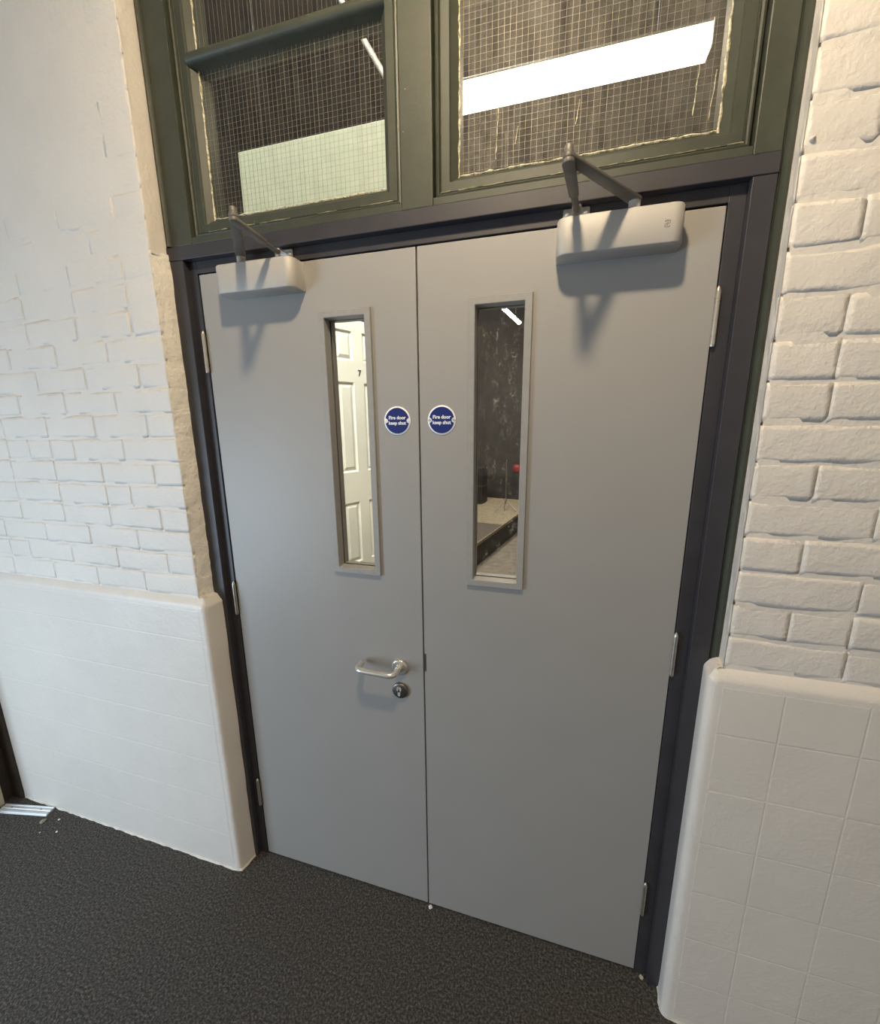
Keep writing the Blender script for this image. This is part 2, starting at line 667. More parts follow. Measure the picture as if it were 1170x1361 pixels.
PT = 1.112
PYF = -0.0885
pl = plinth_mesh([(-1.252, 0.0), (-1.252, PYF)] + [(-1.2 + 0.28 * k, PYF) for k in range(4)] + arc(-0.070, PYF + 0.018, 0.018, -90, -10, 6) + [(-0.050, -0.045), (-0.044, -0.021)], PT, M_PLINTH, 'plinth', WL, 0.0016, 21)
JZ = [0.004, 0.155, 0.312, 0.470, 0.627, 0.786, 0.946, 1.070]
lay_tiles(WL, [-1.246 + 0.1567 * k for k in range(8)] + [-0.082], [0.004, 0.160, 0.318, 0.478, 0.636, 0.797, 0.961, 1.070], 0.0, 0.0022, PYF - 0.0004, 31)
pr = plinth_mesh(([(3.2, 0.0), (3.2, PYF)] + [(2.9 - 0.3 * k, PYF) for k in range(5)] + arc(1.417, PYF + 0.020, 0.020, 270, 190, 6) + [(1.401, -0.045), (1.4035, -0.023)])[::-1], PT, M_PLINTH, 'plinth', WR, 0.0024, 22)
lay_tiles(WR, [1.424, 1.5475, 1.7005, 1.855, 2.009, 2.163], JZ, 0.0014, 0.0014, PYF - 0.0006, 32)


def base_fillet(parent, pts, seed):
    """ragged cream paint and mortar edge where the plinth meets the carpet"""
    rnd = random.Random(seed)
    m = MB()
    rows = []
    P = []
    for a, b in zip(pts[:-1], pts[1:]):
        a, b = Vector(a), Vector(b)
        n = max(2, int((b - a).length / 0.018))
        P += [a.lerp(b, k / n) for k in range(n)]
    P.append(Vector(pts[-1]))
    for i, p in enumerate(P):
        d = (P[min(i + 1, len(P) - 1)] - P[max(i - 1, 0)]).normalized()
        nn = Vector((d.y, -d.x))
        w = 0.0038 + rnd.uniform(-.002, .0022)
        h = 0.008 + rnd.uniform(-.003, .003)
        rows.append([(p.x, p.y, h), (p.x + nn.x * w * .55, p.y + nn.y * w * .55, h * .75), (p.x + nn.x * w, p.y + nn.y * w, 0.0005)])
    m.grid(rows)
    return m.build('base_fillet', M_CREAM_EDGE, parent, smooth=True)


M_CREAM_EDGE = painted_masonry('cream_paint_edge', (0.80, 0.75, 0.64), 0.6, 0.5, 0.6, dirt=0.5)
base_fillet(WL, [(-1.25, PYF), (-0.070, PYF), (-0.054, PYF + .006), (-0.048, -0.06), (-0.043, -0.024)], 41)
base_fillet(WR, [(1.4035, -0.023), (1.399, -0.06), (1.406, PYF + .006), (1.42, PYF), (2.4, PYF)], 42)

# side wall at the left edge: dark recessed timber and a cream door post
WS = MB().box(-1.42, -1.254, -0.098, 0.20, 0.0, 3.42).build('wall_side', M_BROWN)
tag(WS, 'dark brown timber lining in the corner beyond the left plinth', 'wall', 'structure')
MB().box(-1.42, -1.297, -0.34, -0.137, 0.0, 3.42).build('post', M_CREAM, WS, bevel=0.004)
MB().box(-1.42, -1.315, -0.137, -0.098, 0.0, 3.42).build('rebate', M_BROWN, WS)

# ---- charcoal door frame
T1 = empty('trim_1')
tag(T1, 'charcoal painted timber frame around the grey double doors', 'door frame', 'structure')
MB().box(-0.0765, -0.0295, -0.022, 0.10, 0.0, 2.1325).build('jamb', M_FRAME, T1, bevel=0.0015)
MB().box(1.3715, 1.4135, -0.022, 0.10, 0.0, 2.1325).build('jamb', M_FRAME, T1, bevel=0.0015)
MB().box(-0.0850, 1.4140, -0.0238, 0.10, 2.1325, 2.1685).build('head', M_FRAME, T1, bevel=0.0015)
MB().box(-0.0295, -0.0025, -0.002, 0.10, 0.0, 2.1325).build('lining', M_FRAME, T1, bevel=0.001)
MB().box(1.3405, 1.3715, -0.002, 0.10, 0.0, 2.1325).build('lining', M_FRAME, T1, bevel=0.001)
MB().box(-0.0025, 1.3405, -0.002, 0.10, 2.1005, 2.1325).build('lining', M_FRAME, T1, bevel=0.001)
st = MB()
st.box(-0.0025, 0.012, 0.047, 0.10, 0.0, 2.1005)
st.box(1.326, 1.3405, 0.047, 0.10, 0.0, 2.1005)
st.box(0.012, 1.326, 0.047, 0.10, 2.086, 2.1005)
st.build('doorstop', M_FRAME, T1)

# ---- green timber overlight frame
T2 = empty('trim_2')
tag(T2, 'old green painted timber frame holding the overlights above the doors', 'window frame', 'structure')
ZT = 3.12
YF = -0.0222
MB().box(-0.058, 0.0105, YF, 0.09, 2.1685, ZT).build('post', M_GREEN, T2, bevel=0.002)
MB().box(0.643, 0.7215, YF, 0.09, 2.1685, ZT).build('mullion', M_GREEN, T2, bevel=0.002)
MB().box(1.3665, 1.4140, YF, 0.09, 2.1685, ZT).build('post', M_GREEN, T2, bevel=0.002)
MB().box(0.0105, 0.643, YF + .001, 0.09, 2.1685, 2.186).build('sill', M_GREEN, T2, bevel=0.002)
MB().box(0.7215, 1.3665, YF + .001, 0.09, 2.1685, 2.186).build('sill', M_GREEN, T2, bevel=0.002)


def bead_profile(x0, x1, flip):
    w = x1 - x0
    pts = [(0, 0.05), (0, -0.018), (0.06, -0.021), (0.12, -0.019), (0.16, -0.0235), (0.32, -0.0295), (0.52, -0.0290), (0.70, -0.023), (0.82, -0.013), (0.88, -0.008), (1.0, -0.006), (1.0, 0.05)]
    out = [(x0 + w * u, y) if not flip else (x1 - w * u, y) for u, y in pts]
    return out


MB().prism(bead_profile(1.4145, 1.4425, False), 'z', 1.10, ZT).build('bead_moulding', M_GREEN, T2, smooth=True)
MB().prism(bead_profile(-0.0865, -0.0585, True), 'z', 2.1695, ZT).build('bead_moulding', M_GREEN, T2, smooth=True)

# ---- windows (overlights)


def ring_frame(m, outer, inner, yo, yi):
    """four mitred faces between rectangles outer (at yo) and inner (at yi); rect = x0,x1,z0,z1"""
    def c(r, y):
        return [(r[0], y, r[2]), (r[1], y, r[2]), (r[1], y, r[3]), (r[0], y, r[3])]
    m.grid([c(outer, yo), c(inner, yi)], True)


def inset(r, d):
    return (r[0] + d, r[1] - d, r[2] + d, r[3] - d)


def jag_tube(m, a, b, r, jit, rnd, step=0.012, n=5):
    a, b = Vector(a), Vector(b)
    k = max(2, int((b - a).length / step))
    pts, rs = [], []
    for i in range(k + 1):
        p = a.lerp(b, i / k)
        pts.append(p + Vector((rnd.uniform(-jit, jit), 0, rnd.uniform(-jit, jit))))
        rs.append(r * rnd.uniform(0.35, 1.5))
    m.tube(pts, rs, n)


def overlight(name, label, x0, x1, gl_mat, seed, putty, reeded_top):
    rnd = random.Random(seed)
    w = empty(name)
    tag(w, label, 'window', 'structure')
    z0, z1 = 2.1865, 3.05
    op = (x0 + .003, x1 - .003, z0 + .001, z1)
    m = MB()
    # stepped sash: outer bead, groove, flat, bevel down to the glass, back
    seq = [(0.0, 0.06), (0.0, -0.006), (0.002, -0.0105), (0.006, -0.0120), (0.0095, -0.0095), (0.0110, -0.003), (0.0120, -0.002), (0.0135, -0.0045),
           (0.0330, -0.0045), (0.0345, -0.0020), (0.0360, 0.0020), (0.0500, 0.0175), (0.0500, 0.06)]
    rects = [(inset(op, d), y) for d, y in seq]
    m.grid([[(r[0], y, r[2]), (r[1], y, r[2]), (r[1], y, r[3]), (r[0], y, r[3])] for r, y in rects], True)
    m.build('sash', M_GREEN, w)
    gx0, gx1 = op[0] + .047, op[1] - .047
    zb = op[2] + .047
    # glazing bar: rounded nose with a fillet on top
    prof = [(0.055, 2.588), (0.012, 2.588), (0.004, 2.590), (-0.008, 2.594), (-0.0125, 2.601), (-0.0125, 2.608), (-0.008, 2.615), (0.004, 2.620), (0.010, 2.627), (0.014, 2.629), (0.055, 2.629)]
    MB().prism(prof, 'x', op[0] + .034, op[1] - .034).build('glazing_bar', M_GREEN, w, smooth=True)
    for (a, b, full) in ((zb, 2.592, True), (2.626, z1 - .05, not reeded_top)):
        p = MB().box(gx0 - .001, gx1 + .001, 0.018, 0.024, a - .001, b + .001).build('pane', gl_mat, w)
        wm = MB()
        n = int((gx1 - gx0) / 0.0128)
        for k in range(1, n):
            x = gx0 + (gx1 - gx0) * k / n
            d = rnd.uniform(-.0006, .0006)
            r = 0.00032 if rnd.random() < .7 else 0.00042
            wm.tube([(x + d, 0.0209, a + .001), (x - d + rnd.uniform(-.0006, .0006), 0.0209, (a + b) / 2), (x + d, 0.0209, b - .001)], r, 4, False)
        if full:
            n = int((b - a) / 0.0128)
            for k in range(1, n):
                z = a + (b - a) * k / n
                wm.tube([(gx0, 0.0213, z), ((gx0 + gx1) / 2, 0.0213, z + rnd.uniform(-.001, .001)), (gx1, 0.0213, z)], 0.00022, 4, False)
        q = wm.build('wire_mesh', M_WIRE, p)
        q['kind'] = 'stuff'
    # ragged cream putty and bare paint edges round the glass
    pm = MB()
    e = 0.0165
    for side in putty:
        if side == 'l':
            jag_tube(pm, (gx0 + .0045, e, zb), (gx0 + .0045, e, 2.59), .0022, .0010, rnd)
            jag_tube(pm, (gx0 + .0045, e, 2.63), (gx0 + .0045, e, 3.0), .0020, .0008, rnd)
        if side == 'r':
            jag_tube(pm, (gx1 - .0045, e, zb), (gx1 - .0045, e, 2.59), .0024, .0012, rnd)
        if side == 'b':
            jag_tube(pm, (gx0 + .003, e, zb + .0045), (gx1 - .003, e, zb + .0045), .0022, .0010, rnd)
        if side == 't':
            jag_tube(pm, (gx0 + .003, 0.014, 2.6285), (gx1 - .003, 0.014, 2.6285), .0018, .0006, rnd)
    pm.build('putty', M_PUTTY, w, smooth=True)
    # paint worn through to cream on the bottom arris of the sash
    am = MB()
    x = op[0] + .012
    while x < op[1] - .02:
        L = rnd.uniform(.02, .11)
        if rnd.random() < .8:
            jag_tube(am, (x, -0.0108, op[2] + .0105), (min(x + L, op[1] - .012), -0.0108, op[2] + .0105), .0012, .0005, rnd, .010)
        x += L + rnd.uniform(.004, .02)
    am.build('worn_edge', M_PUTTY_DIM, w, smooth=True)
    return w


M_PUTTY_DIM = plain('worn_green_cream', (0.27, 0.25, 0.15), rough=0.5, var=0.4, scale=90)
W1 = overlight('window_1', 'left wired glass overlight in green sash with a pale green board behind it', 0.0105, 0.643, M_GLASS_LIGHT, 51, 'lbt', True)
W2 = overlight('window_2', 'right hazy wired glass overlight in green sash with a lit batten lamp behind', 0.7215, 1.3665, M_GLASS_DUST, 52, 'lrbt', False)

# a few dried paint drips on the right pane
dr = MB()
rd = random.Random(77)
for (x, za, zb_) in ((0.905, 2.285, 2.318), (1.035, 2.300, 2.345), (0.862, 2.262, 2.400), (1.262, 2.275, 2.395), (1.292, 2.262, 2.345)):
    jag_tube(dr, (x, 0.0176, za), (x + 0.006, 0.0176, zb_), 0.0009, 0.0007, rd, 0.010, 5)
dr.build('paint_drip', M_PUTTY, W2, smooth=True)

# ---- door leaves


def leaf(name, x0, x1, hole, label):
    d = empty(name)
    tag(d, label, 'door', 'structure')
    hx0, hx1, hz0, hz1 = hole
    m = MB()
    # one slab with the vision opening through it (front at y = 0, back at y = .044)
    for y in (0.0, 0.044):
        a = [(x0, y, 0.007), (x1, y, 0.007), (x1, y, DH), (x0, y, DH)]
        b = [(hx0, y, hz0), (hx1, y, hz0), (hx1, y, hz1), (hx0, y, hz1)]
        m.grid([a, b], True)
    m.grid([[(x0, 0, .007), (x1, 0, .007), (x1, 0, DH), (x0, 0, DH)], [(x0, .044, .007), (x1, .044, .007), (x1, .044, DH), (x0, .044, DH)]], True)
    m.grid([[(hx0, 0, hz0), (hx1, 0, hz0), (hx1, 0, hz1), (hx0, 0, hz1)], [(hx0, .044, hz0), (hx1, .044, hz0), (hx1, .044, hz1), (hx0, .044, hz1)]], True)
    bm_o = m.build('leaf', M_DOOR, d)
    me = bm_o.data
    bm = bmesh.new()
    bm.from_mesh(me)
    bmesh.ops.remove_doubles(bm, verts=bm.verts, dist=1e-5)
    bmesh.ops.recalc_face_normals(bm, faces=bm.faces)
    es = [e for e in bm.edges if len(e.link_faces) == 2 and e.calc_face_angle(0) > 0.6]
    bmesh.ops.bevel(bm, geom=es, offset=0.0012, segments=2, affect='EDGES', profile=0.5)
    bm.to_mesh(me)
    bm.free()
    return d


def vision_panel(door, fx0, fx1, fz0, fz1, gl_mat):
    f = MB()
    o_ = (fx0, fx1, fz0, fz1)
    seq = [(0.0, 0.0), (0.0, -0.0070), (0.0012, -0.0085), (0.0165, -0.0085), (0.0180, -0.0072), (0.0190, 0.0205)]
    f.grid([[(r[0], y, r[2]), (r[1], y, r[2]), (r[1], y, r[3]), (r[0], y, r[3])] for r, y in [(inset(o_, d), y) for d, y in seq]], True)
    f.grid([[(r[0], y, r[2]), (r[1], y, r[2]), (r[1], y, r[3]), (r[0], y, r[3])] for r, y in [(inset(o_, d), y) for d, y in [(0.019, 0.0275), (0.018, 0.0515), (0.0, 0.0515), (0.0, 0.044)]]], True)
    fr = f.build('vision_frame', M_VISION, door)
    i = inset(o_, 0.0165)
    MB().box(i[0], i[1], 0.0205, 0.0275, i[2], i[3]).build('pane', gl_mat, fr)
    return fr


def hinge(door, x, z0, z1, side):
    y = -0.0065
    r = 0.0056
    m = MB()
    L = z1 - z0
    segs = [(0, .16), (.168, .46), (.468, .80), (.808, .86), (.868, 1)]
    for a, b in segs:
        m.tube([(x, y, z0 + L * a), (x, y, z0 + L * b)], r, 16)
    m.tube([(x, y, z0), (x, y, z1)], r * .72, 10)
    # pointed finial on top, flat button below
    m.tube([(x, y, z1), (x, y, z1 + .003), (x, y, z1 + .008), (x, y, z1 + .011)], [r * .95, r * .9, r * .6, r * .2], 14)
    m.tube([(x, y, z0 - .004), (x, y, z0)], [r * .8, r * .9], 14)
    h = m.build('hinge', M_HINGE, door, smooth=True)
    MB().box(x - .0022, x + .0022, y, 0.03, z0 + .002, z1 - .002).build('hinge_plate', M_STEEL_DULL, h)
    return h


LX0, LX1, RX0, RX1 = 0.0015, 0.6680, 0.6722, 1.3385
D1 = leaf('door_1', LX0, LX1, (0.396, 0.534, 1.232, 1.958), 'left grey fire door leaf with the lever handle')
D2 = leaf('door_2', RX0, RX1, (0.814, 0.950, 1.232, 1.958), 'right grey fire door leaf without a handle')
vision_panel(D1, 0.3870, 0.5420, 1.2235, 1.9675, M_GLASS_CLEAR)
vision_panel(D2, 0.8035, 0.9590, 1.2235, 1.9675, M_GLASS_SPECK)
for a, b in ((1.829, 1.934), (1.035, 1.141), (0.240, 0.345)):
    hinge(D1, -0.0035, a, b, -1)
    hinge(D2, 1.3410, a, b, 1)

# lever handle on its rose
HX, HZ = 0.591, 0.9265
rose = MB()
rose.tube([(HX, 0.0, HZ), (HX, -0.006, HZ), (HX, -0.0085, HZ), (HX, -0.0095, HZ)], [0.0258, 0.0262, 0.0245, 0.0215], 40)
rose.tube([(HX, -0.009, HZ), (HX, -0.013, HZ)], 0.0118, 24)
lev = rose.build('lever_handle', M_STEEL, D1, smooth=True)


def rounded_path(pts, r, n=7):
    pts = [Vector(p) for p in pts]
    out = [pts[0]]
    for i in range(1, len(pts) - 1):
        a, b, c = pts[i - 1], pts[i], pts[i + 1]
        u, v = (a - b).normalized(), (c - b).normalized()
        s, e = b + u * r, b + v * r
        for k in range(n + 1):
            t = k / n
            out.append(s * (1 - t) ** 2 + b * 2 * t * (1 - t) + e * t * t)
    out.append(pts[-1])
    return out


lm = MB()
lm.tube(rounded_path([(HX, -0.010, HZ), (HX, -0.056, HZ + .001), (HX - 0.123, -0.056, HZ + .003), (HX - 0.123, -0.016, HZ + .003)], 0.021), 0.0094, 20)
lm.build('lever', M_STEEL, lev, smooth=True)
kz = 0.8455
k = MB()
k.tube([(HX, 0.0, kz), (HX, -0.006, kz), (HX, -0.0085, kz), (HX, -0.0095, kz)], [0.0258, 0.0262, 0.0250, 0.0225], 40)
esc = k.build('keyhole_rose', M_STEEL_DULL, D1, smooth=True)
c = MB()
c.tube([(HX - .002, -0.0095, kz + .0065), (HX - .002, -0.0120, kz + .0065)], 0.0084, 20)
c.prism(rrect(HX - .0062, HX + .0022, kz - .0165, kz + .004, .004), 'y', -0.0120, -0.0095)
cy = c.build('lock_cylinder', M_HINGE_PALE, esc, smooth=True)
MB().box(HX - .0030, HX - .0010, -0.0124, -0.0112, kz + .0015, kz + .0105).build('key_slot', M_DARK, esc)
# strike plate on the meeting edge of the right leaf
MB().box(RX0 - .0004, RX0 + .0052, -0.0012, 0.020, 0.925, 0.985).build('strike_plate', M_STEEL_DULL, D2, bevel=0.0005)

# ================================================================== THINGS
# ---- overhead door closers


def closer(label, cx, spx, elx, shx, logo):
    """cx: centre of the cover; spx, elx, shx: offsets of spindle, elbow and shoe"""
    t = empty('door_closer', (cx, 0, 2.02))
    tag(t, label, 'door closer', None, 'door closers')
    x0, x1, z0, z1 = cx - 0.1235, cx + 0.1235, 2.0200, 2.0925
    inv = Matrix.Translation((-cx, 0, -2.02))

    def put(m, name, mat, parent=None, **kw):
        o = m.build(name, mat, None, **kw)
        o.data.transform(inv)
        o.parent = parent or t
        return o
    body = MB()
    out = rrect(x0, x1, -0.0600, -0.0005, 0.0225, 9, (1, 1, 0, 0))
    n = len(out)
    b = len(body.v)
    levels = [(z0, .0022), (z0 + .0008, .0008), (z0 + .0025, 0), (z1 - .0025, 0), (z1 - .0008, .0008), (z1, .0022)]
    ccx = (x0 + x1) / 2
    rows = []
    for z, off in levels:
        rows.append([(x + (off if x < ccx else -off), min(-0.0005, y + off), z) for x, y in out])
    body.grid(rows, True)
    body.f.append(tuple(b + i for i in reversed(range(n))))
    body.f.append(tuple(b + (len(levels) - 1) * n + i for i in range(n)))
    cover = put(body, 'cover', M_SILVER, smooth=True)
    sp = (cx + spx, -0.0340)           # spindle
    el = (cx + elx, -0.2080)           # elbow
    sh = (cx + shx, -0.0300)           # shoe pivot
    put(MB().tube([(sp[0], sp[1], 2.090), (sp[0], sp[1], 2.113)], 0.0115, 20), 'spindle', M_SILVER, smooth=True)

    def bar(a, b_, wa, wb, za, zb, th):
        a, b_ = Vector(a), Vector(b_)
        d = (b_ - a).normalized()
        nn = Vector((-d.y, d.x))
        poly = []
        base = math.atan2(nn.y, nn.x)
        for k in range(9):
            g = base + math.pi * k / 8
            poly.append((a.x + wa * math.cos(g), a.y + wa * math.sin(g), za))
        for k in range(9):
            g = base + math.pi + math.pi * k / 8
            poly.append((b_.x + wb * math.cos(g), b_.y + wb * math.sin(g), zb))
        m = MB()
        m.v = [(x, y, z) for x, y, z in poly] + [(x, y, z + th) for x, y, z in poly]
        n_ = len(poly)
        for i in range(n_):
            j = (i + 1) % n_
            m.f.append((i, j, n_ + j, n_ + i))
        m.f.append(tuple(reversed(range(n_))))
        m.f.append(tuple(n_ + i for i in range(n_)))
        return m
    put(bar(sp, el, 0.0135, 0.0105, 2.1125, 2.1190, 0.0065), 'main_arm', M_ARM, bevel=0.0012, smooth=True)
    mid = (el[0] + (sh[0] - el[0]) * .62, el[1] + (sh[1] - el[1]) * .62)
    fa = put(bar(el, mid, 0.0108, 0.0095, 2.1105, 2.1105, 0.0075), 'forearm', M_ARM, bevel=0.0012, smooth=True)
    put(bar(mid, sh, 0.0065, 0.0065, 2.1115, 2.1115, 0.0055), 'forearm_rod', M_ARM, fa, bevel=0.001, smooth=True)
    put(MB().tube([(el[0], el[1], 2.117), (el[0], el[1], 2.1285), (el[0], el[1], 2.1300), (el[0], el[1], 2.139), (el[0], el[1], 2.1405)], [0.0098, 0.0098, 0.0078, 0.0078, 0.0062], 18), 'elbow_pin', M_ARM, smooth=True)
    # bracket fixed to the head lining
    bx0, bx1 = sh[0] - 0.028, sh[0] + 0.028
    br = MB()
    br.prism(rrect(bx0, bx1, 2.1085, 2.1285, 0.003, 3), 'y', -0.0055, -0.0022)
    br.prism(rrect(sh[0] - .010, sh[0] + .010, -0.0385, -0.004, 0.006, 4, (1, 1, 0, 0)), 'z', 2.1180, 2.1210)
    bo = put(br, 'bracket', M_BRACKET, bevel=0.0004, seg=1)
    for k in (-1, 1):
        xs = sh[0] + k * 0.0195
        put(MB().tube([(xs, -0.0050, 2.1180), (xs, -0.0075, 2.1180), (xs, -0.0085, 2.1180)], [0.0048, 0.0044, 0.0030], 14), 'screw', M_STEEL, bo, smooth=True)
    if logo:
        # small engraved two-stroke emblem: a hooked curve over its mirror image
        lx, lz, y = cx + 0.0900, 2.0545, -0.0602
        g = MB()

        def stroke(pts):
            g.tube([(lx + u * .0062, y, lz + v * .0062) for u, v in pts], 0.00050, 6)
        a = [(-.75, .95), (.1, 1.0), (.75, .85), (.85, .35), (.55, 0.05), (.05, .10), (-.05, .45), (.30, .60)]
        stroke(a)
        stroke([(-u, -v) for u, v in a])
        stroke([(-.8, .62), (-.45, .62)])
        stroke([(.8, -.62), (.45, -.62)])
        put(g, 'emblem', M_ENGRAVE, cover)
    return t


closer('silver overhead door closer on the left leaf beside the reveal, no emblem showing', 0.2285, -0.0475, 0.0865, 0.0665, False)
closer('silver overhead door closer on the right leaf with a small engraved emblem', 1.1310, 0.0290, -0.1050, -0.0850, True)

# ---- round fire door signs


def sign(label, cx, cz, screw_mat):
    t = empty('fire_door_sign', (cx, -0.0002, cz))
    tag(t, label, 'sign', None, 'fire door signs')
    R = 0.0385
    d = MB()
    d.tube([(0, 0, 0), (0, -0.0010, 0), (0, -0.0014, 0)], [R, R, R - .0004], 56)
    disc = d.build('disc', M_WHITE, t, smooth=True)
    # blue field with the two screw notches cut out of its rim
    pts = []
    rb = R - 0.0042
    nr = 0.0062
    for k in range(120):
        a = 2 * math.pi * k / 120
        x, z = rb * math.cos(a), rb * math.sin(a)
        for sx in (-1, 1):
            nx = sx * (R - .0052)
            if (x - nx) ** 2 + z * z < nr * nr:
                # push the outline to the notch circle
                z0 = z
                x = nx - sx * math.sqrt(max(0, nr * nr - z0 * z0))
        pts.append((x, z))
    MB().prism(pts, 'y', -0.0018, -0.0010).build('blue_field', M_BLUE, t)
    for sx in (-1, 1):
        nx = sx * (R - .0052)
        MB().tube([(nx, -0.0012, 0), (nx, -0.0022, 0), (nx, -0.0026, 0)], [0.0040, 0.0038, 0.0026], 18).build('screw', screw_mat, t, smooth=True)
    text_mesh('lettering', 'Fire door\nkeep shut', 0.0128, M_WHITE, t, (0, -0.0020, 0.0008), (math.pi / 2, 0, 0), 0.00040, 0.0003, 1.10)
    return t


sign('round blue fire door sign with white screw caps on the left leaf', 0.6070, 1.6765, M_WHITE)
sign('round blue fire door sign with bare grey screws on the right leaf', 0.7330, 1.6770, M_SCREW)

# ---- aluminium threshold strip lying on the floor at the left
t = empty('threshold_strip', (-1.166, -0.133, 0))
tag(t, 'ribbed aluminium threshold strip on the carpet at the end of the left plinth', 'threshold strip')
prof = [(-0.0225, 0.0), (-0.0225, 0.0025), (-0.017, 0.0075), (-0.010, 0.0085), (-0.0085, 0.0065), (-0.0035, 0.0065), (-0.002, 0.0090), (0.005, 0.0090), (0.0065, 0.0065),
        (0.0115, 0.0065), (0.013, 0.0085), (0.0185, 0.0075), (0.0225, 0.0025), (0.0225, 0.0)]
st = MB().prism(prof, 'x', -0.118, 0.118).build('strip', M_ALU, t)
for x in (-0.07, 0.07):
    MB().tube([(x, 0.0015, 0.0088), (x, 0.0015, 0.0100)], [0.0035, 0.0028], 12).build('screw', M_STEEL_DULL, t)
t.rotation_euler = (0, 0, math.radians(11.5))

# ---- crumbs of plaster and paint on the carpet


def crumb(label, x, y, r, mat, seed, cat='plaster crumb', group=None, flat=0.5):
    rnd = random.Random(seed)
    bm = bmesh.new()
    bmesh.ops.create_icosphere(bm, subdivisions=2, radius=r)
    for v in bm.verts:
        v.co *= rnd.uniform(0.7, 1.2)
        v.co.z *= flat
    lo = min(v.co.z for v in bm.verts)
    for v in bm.verts:
        v.co.z -= lo
    me = bpy.data.meshes.new('plaster_crumb')
    bm.to_mesh(me)
    bm.free()
    me.materials.append(mat)
    o = bpy.data.objects.new('plaster_crumb', me)
    COL.objects.link(o)
    o.location = (x, y, -0.0005)
    o.rotation_euler = (0, 0, rnd.uniform(0, 3))
    return tag(o, label, cat, None, group)


crumb('largest dirty crumb of plaster on the carpet before the aluminium strip', -1.030, -0.152, 0.0115, M_CRUMB_DIRTY, 61, flat=0.4)
crumb('white paint flake on the carpet just off the end of the aluminium strip', -0.972, -0.127, 0.0042, M_WHITE, 62, 'paint flake', 'white paint flakes')
crumb('white paint flake on the carpet, second out from the aluminium strip', -0.920, -0.168, 0.0040, M_WHITE, 63, 'paint flake', 'white paint flakes')
crumb('small grey paint flake on the carpet nearest the large dirty crumb', -0.985, -0.190, 0.0036, M_CRUMB, 64, 'paint flake', 'white paint flakes')
crumb('white plaster crumb at the foot of the right leaf by the meeting edge', 0.6800, -0.0075, 0.0070, M_WHITE, 65)
crumb('cream plaster crumb at the foot of the right frame jamb', 1.3585, -0.012, 0.0062, M_CRUMB, 66)

# ---- compact floodlight hung from the ceiling of this room (out of frame above the doors)
FX, FY, FZ = 0.86, -0.84, 2.968
t = empty('floodlight', (FX, FY, FZ))
tag(t, 'compact lit floodlight hung from the ceiling in front of the doors', 'floodlight')
MB().box(-0.068, 0.068, -0.035, 0.0, -0.052, 0.052).build('body', M_HOUSING, t, bevel=0.006)
MB().box(-0.060, 0.060, 0.0005, 0.004, -0.044, 0.044).build('lens', M_LAMP, t)
t.rotation_euler = (math.radians(-42), 0, 0)
br = MB()
for sx in (-1, 1):
    br.tube([(FX + sx * 0.088, FY, FZ), (FX + sx * 0.088, FY - .01, FZ + .12)], 0.006, 8)
br.tube([(FX - 0.088, FY - .01, FZ + .12), (FX + 0.088, FY - .01, FZ + .12)], 0.006, 8)
br.tube([(FX, FY - .01, FZ + .12), (FX, FY - .01, 3.42)], 0.008, 8)
bo = br.build('yoke', M_BRACKET)
bo.parent = t
bpy.context.view_layer.update()
bo.matrix_parent_inverse = t.matrix_world.inverted()

# ================================================================== ROOM BEHIND THE DOORS
o = MB().box(-3.2, 3.4, 0.06, 8.2, -0.12, -0.001).build('floor_back', M_CONCRETE)
tag(o, 'bare concrete floor of the dark room behind the doors', 'floor', 'structure')
for nm, lab, b in (('wall_back', 'dark back wall of the room behind the doors', (-3.4, 3.6, 7.0, 7.2, 0, 5.2)),
                   ('wall_back_side', 'dark far side wall of the room behind the doors', (3.2, 3.4, 0.2, 7.0, 0, 5.2)),
                   ('wall_back_left', 'dark near side wall of the room behind the doors', (-3.4, -3.2, 0.2, 7.0, 0, 5.2))):
    o = MB().box(*b).build(nm, M_BACKWALL)
    tag(o, lab, 'wall', 'structure')
bk = MB()
bk.box(-3.4, -1.252, 0.12, 0.20, 0, 5.2)
bk.box(-1.252, 1.432, 0.12, 0.20, 3.42, 5.2)
bk.box(1.432, 3.4, 0.19, 0.20, 0, 5.2)
bk.box(1.432, 3.4, 0.12, 0.20, 3.42, 5.2)
o = bk.build('wall_inner', M_BACKWALL)
tag(o, 'inner face of the wall above the overlights', 'wall', 'structure')
o = MB().box(-3.4, 3.6, 0.12, 7.2, 5.2, 5.35).build('ceiling_back', M_BACKROOF)
tag(o, 'dark roof of the room behind the doors', 'ceiling', 'structure')

# stage: raised platform running away from the doors
AX = Vector((0.181, 0.9835, 0))
NX = Vector((-0.9835, 0.181, 0))
E0 = Vector((0.168, 3.447, 0))


def stage_pt(a, b, z):
    """a along the edge from E0, b to the left of the edge"""
    p = E0 + AX * a + NX * b
    return (p.x, p.y, z)


def stage_box(m, a0, a1, b0, b1, z0, z1):
    b = len(m.v)
    m.v += [stage_pt(a, bb, z) for z in (z0, z1) for bb in (b0, b1) for a in (a0, a1)]
    m.f += [tuple(b + i for i in q) for q in ((0, 2, 3, 1), (4, 5, 7, 6), (0, 1, 5, 4), (2, 6, 7, 3), (0, 4, 6, 2), (1, 3, 7, 5))]
    return m


